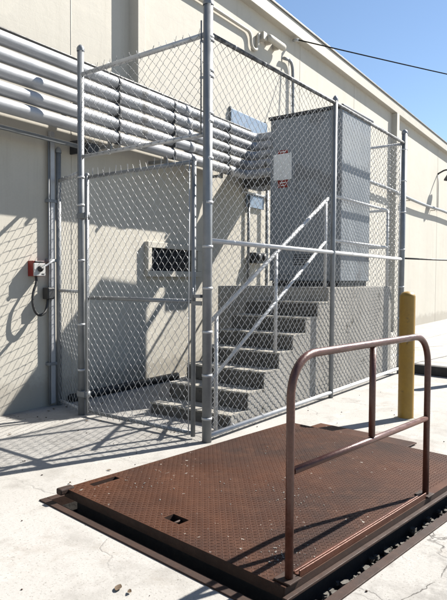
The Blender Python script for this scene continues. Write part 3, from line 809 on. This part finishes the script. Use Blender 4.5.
# rubble in the pit along the front gap
def rock(mb, c, r):
    n = 7; vs = []; fs = []
    for k, (rr, h) in enumerate(((.6, -.6), (1, -.1), (.8, .5))):
        for a in range(n):
            an = 2 * math.pi * a / n + k * .4; q = r * rr * random.uniform(.7, 1.15)
            vs.append((c[0] + q * math.cos(an), c[1] + q * math.sin(an) * .8, c[2] + r * h * random.uniform(.8, 1.1)))
    for k in range(2):
        for a in range(n):
            d = (a + 1) % n; fs.append((k * n + a, k * n + d, (k + 1) * n + d, (k + 1) * n + a))
    fs.append(tuple(range(n - 1, -1, -1))); fs.append(tuple(2 * n + a for a in range(n)))
    mb.add(vs, fs)
mb = MB()
for i in range(260):
    p = random.uniform(PIT[0], PIT[1]); q = random.uniform(PIT[2] + .005, .02); r = random.choice((.01, .013, .018, .025, .033))
    c = LM @ Vector((p, q, -.09 + random.uniform(-.02, .01))); rock(mb, c, r)
for i in range(90):
    p = random.uniform(PIT[0] + .005, .0); q = random.uniform(0, LD); r = random.choice((.008, .012, .018))
    c = LM @ Vector((p, q, -.15)); rock(mb, c, r)
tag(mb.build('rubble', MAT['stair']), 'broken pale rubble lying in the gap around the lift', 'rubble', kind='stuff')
# packed fill just below the front gap
mb = MB(); mb.box(PIT[0] + .002, PIT[1] - .002, PIT[2] + .002, .06, -.37, -.11, LM); mb.build('pit_fill', MAT['pit'], kind='structure')
# chips on the deck and slab
mb = MB()
for (cx, cy, n, sd) in ((1.0, .62, 34, .10), (.25, .16, 46, .07), (.45, 1.55, 20, .10), (.75, 1.0, 22, .3), (1.6, 1.2, 26, .45)):
    for i in range(n):
        p = random.gauss(cx, sd); q = random.gauss(cy, sd)
        if 0.02 < p < LW - .02 and .06 < q < LD - .02: rock(mb, LM @ Vector((p, q, LH + .003)), random.uniform(.002, .006))
tag(mb.build('paint_chips', MAT['rubble']), 'pale chips and crumbs scattered on the rusty lift deck', 'debris', kind='stuff')
mb = MB()
for i in range(300):
    x = random.uniform(.8, 8.5); y = random.uniform(-.5, 5.6)
    q = LM.inverted() @ Vector((x, y, 0))
    if PIT[0] - .06 < q.x < PIT[1] + .45 and PIT[2] - .06 < q.y < PIT[3] + .06: continue
    if x > 4.7 and y > 3.4: continue
    rock(mb, (x, y, .002), random.choice((.003, .004, .006, .009)))
tag(mb.build('grit', MAT['rust_dark']), 'dark grit and crumbs scattered over the concrete slab', 'debris', kind='stuff')
def leaf(mb, c, L, a, curl):
    vs = []; fs = []
    for k in range(6):
        t = k / 5; w = L * .28 * math.sin(math.pi * min(1, .08 + t * .92)) + .001
        for sgn in (-1, 0, 1):
            lx = (t - .5) * L; ly = sgn * w; lz = curl * L * (abs(t - .5) * 1.2) + (.35 * w if sgn else 0)
            vs.append((c[0] + lx * math.cos(a) - ly * math.sin(a), c[1] + lx * math.sin(a) + ly * math.cos(a), c[2] + lz))
    for k in range(5):
        for s in range(2): fs.append((k * 3 + s, k * 3 + s + 1, k * 3 + s + 4, k * 3 + s + 3))
    mb.add(vs, fs, True)
mb = MB()
for i in range(20):
    x = random.uniform(1.5, 4.6) if i % 3 else random.uniform(4.0, 4.8); y = random.uniform(1.6, 5.5) if i % 3 else random.uniform(4.6, 5.6)
    q = LM.inverted() @ Vector((x, y, 0))
    if PIT[0] - .06 < q.x < PIT[1] + .05 and PIT[2] - .06 < q.y < PIT[3] + .06: continue
    leaf(mb, (x, y, .004), random.uniform(.02, .045), random.uniform(0, 6.3), random.uniform(.1, .5))
tag(mb.build('leaf_litter', MAT['leaf']), 'small dry leaves scattered over the slab by the gate', 'leaf litter', kind='stuff')
mb = MB(); leaf(mb, (1.93, 2.05, .004), .06, .5, .15)
tag(mb.build('dry_leaf', MAT['leaf']), 'single curled brown leaf on the bare concrete left of the lift', 'leaf')

# ------------------------------------------------------------------ bollards and wheel stop
def bollard(x, y, h, label):
    t = thing('bollard', label, 'bollard', (x, y, 0), 'yellow bollards')
    r = .083
    mb = MB(); mb.lathe((0, 0, -.05), [(r, 0), (r, h + .0)], 32); mb.build('pipe', MAT['yellow'], t)
    mb = MB(); mb.lathe((0, 0, -.01), [(r + .045, 0), (r + .04, .012), (r + .012, .018), (r + .001, .022)], 28); mb.build('footing', MAT['concrete'], t)
    mb = MB(); mb.lathe((0, 0, h - .052), [(r - .002, 0), (r - .004, .012), (r * .75, .035), (r * .4, .048), (.0005, .052)], 32); mb.build('dome', MAT['yellow'], t)
bollard(6.26, 2.15, 1.385, 'yellow steel bollard standing right of the fence behind the guard rail')
bollard(9.30, 2.03, 1.385, 'yellow bollard farther off beyond the right edge of the picture')
mb = MB(); mb.box(-.075, .075, -2.2, .13, 0, .15, Matrix.Translation((9.45, 3.05, 0)) @ Matrix.Rotation(R(-6), 4, 'Z'))
ws = mb.build('wheel_stop', MAT['tar'], None, .015)
tag(ws, 'black timber wheel stop lying on the slab behind the bollard', 'wheel stop')

# ------------------------------------------------------------------ light, sky, camera
SUN = Vector((1, -.42, 1.01))
sd = bpy.data.lights.new('sun', 'SUN'); sd.energy = 5.0; sd.angle = R(.53); sd.color = (1.0, .945, .86)
so = bpy.data.objects.new('sun', sd); COL.objects.link(so); so.rotation_euler = (-SUN).to_track_quat('-Z', 'Y').to_euler()
w = bpy.data.worlds.new('World'); scene.world = w; w.use_nodes = True
nt = w.node_tree; bg = nt.nodes['Background']
sky = nt.nodes.new('ShaderNodeTexSky'); sky.sky_type = 'NISHITA'; sky.sun_disc = False
sky.sun_elevation = math.atan2(SUN.z, math.hypot(SUN.x, SUN.y)); sky.sun_rotation = math.atan2(SUN.x, SUN.y)
sky.air_density = 1.0; sky.dust_density = .1; sky.ozone_density = 2.2
nt.links.new(sky.outputs[0], bg.inputs['Color']); bg.inputs['Strength'].default_value = .053

cd = bpy.data.cameras.new('camera'); co = bpy.data.objects.new('camera', cd); COL.objects.link(co)
cd.sensor_fit = 'VERTICAL'; cd.sensor_height = 24; cd.lens = 24 * 582.913 / 600
cd.clip_start = .05; cd.clip_end = 2000
fwd = Vector((.80286, .59515, -.03517)); fwd = Vector((0.803, 0.594, -0.035)).normalized()
rt = Vector((.595, -.804, .006)); rt = (rt - fwd * rt.dot(fwd)).normalized(); upv = rt.cross(fwd)
co.matrix_world = Matrix(((rt.x, upv.x, -fwd.x, 0), (rt.y, upv.y, -fwd.y, 0), (rt.z, upv.z, -fwd.z, 1.5), (0, 0, 0, 1)))
scene.camera = co
vs = scene.view_settings
vs.view_transform = 'Standard'; vs.look = 'None'; vs.gamma = 1; vs.exposure = 1.57; vs.use_curve_mapping = False
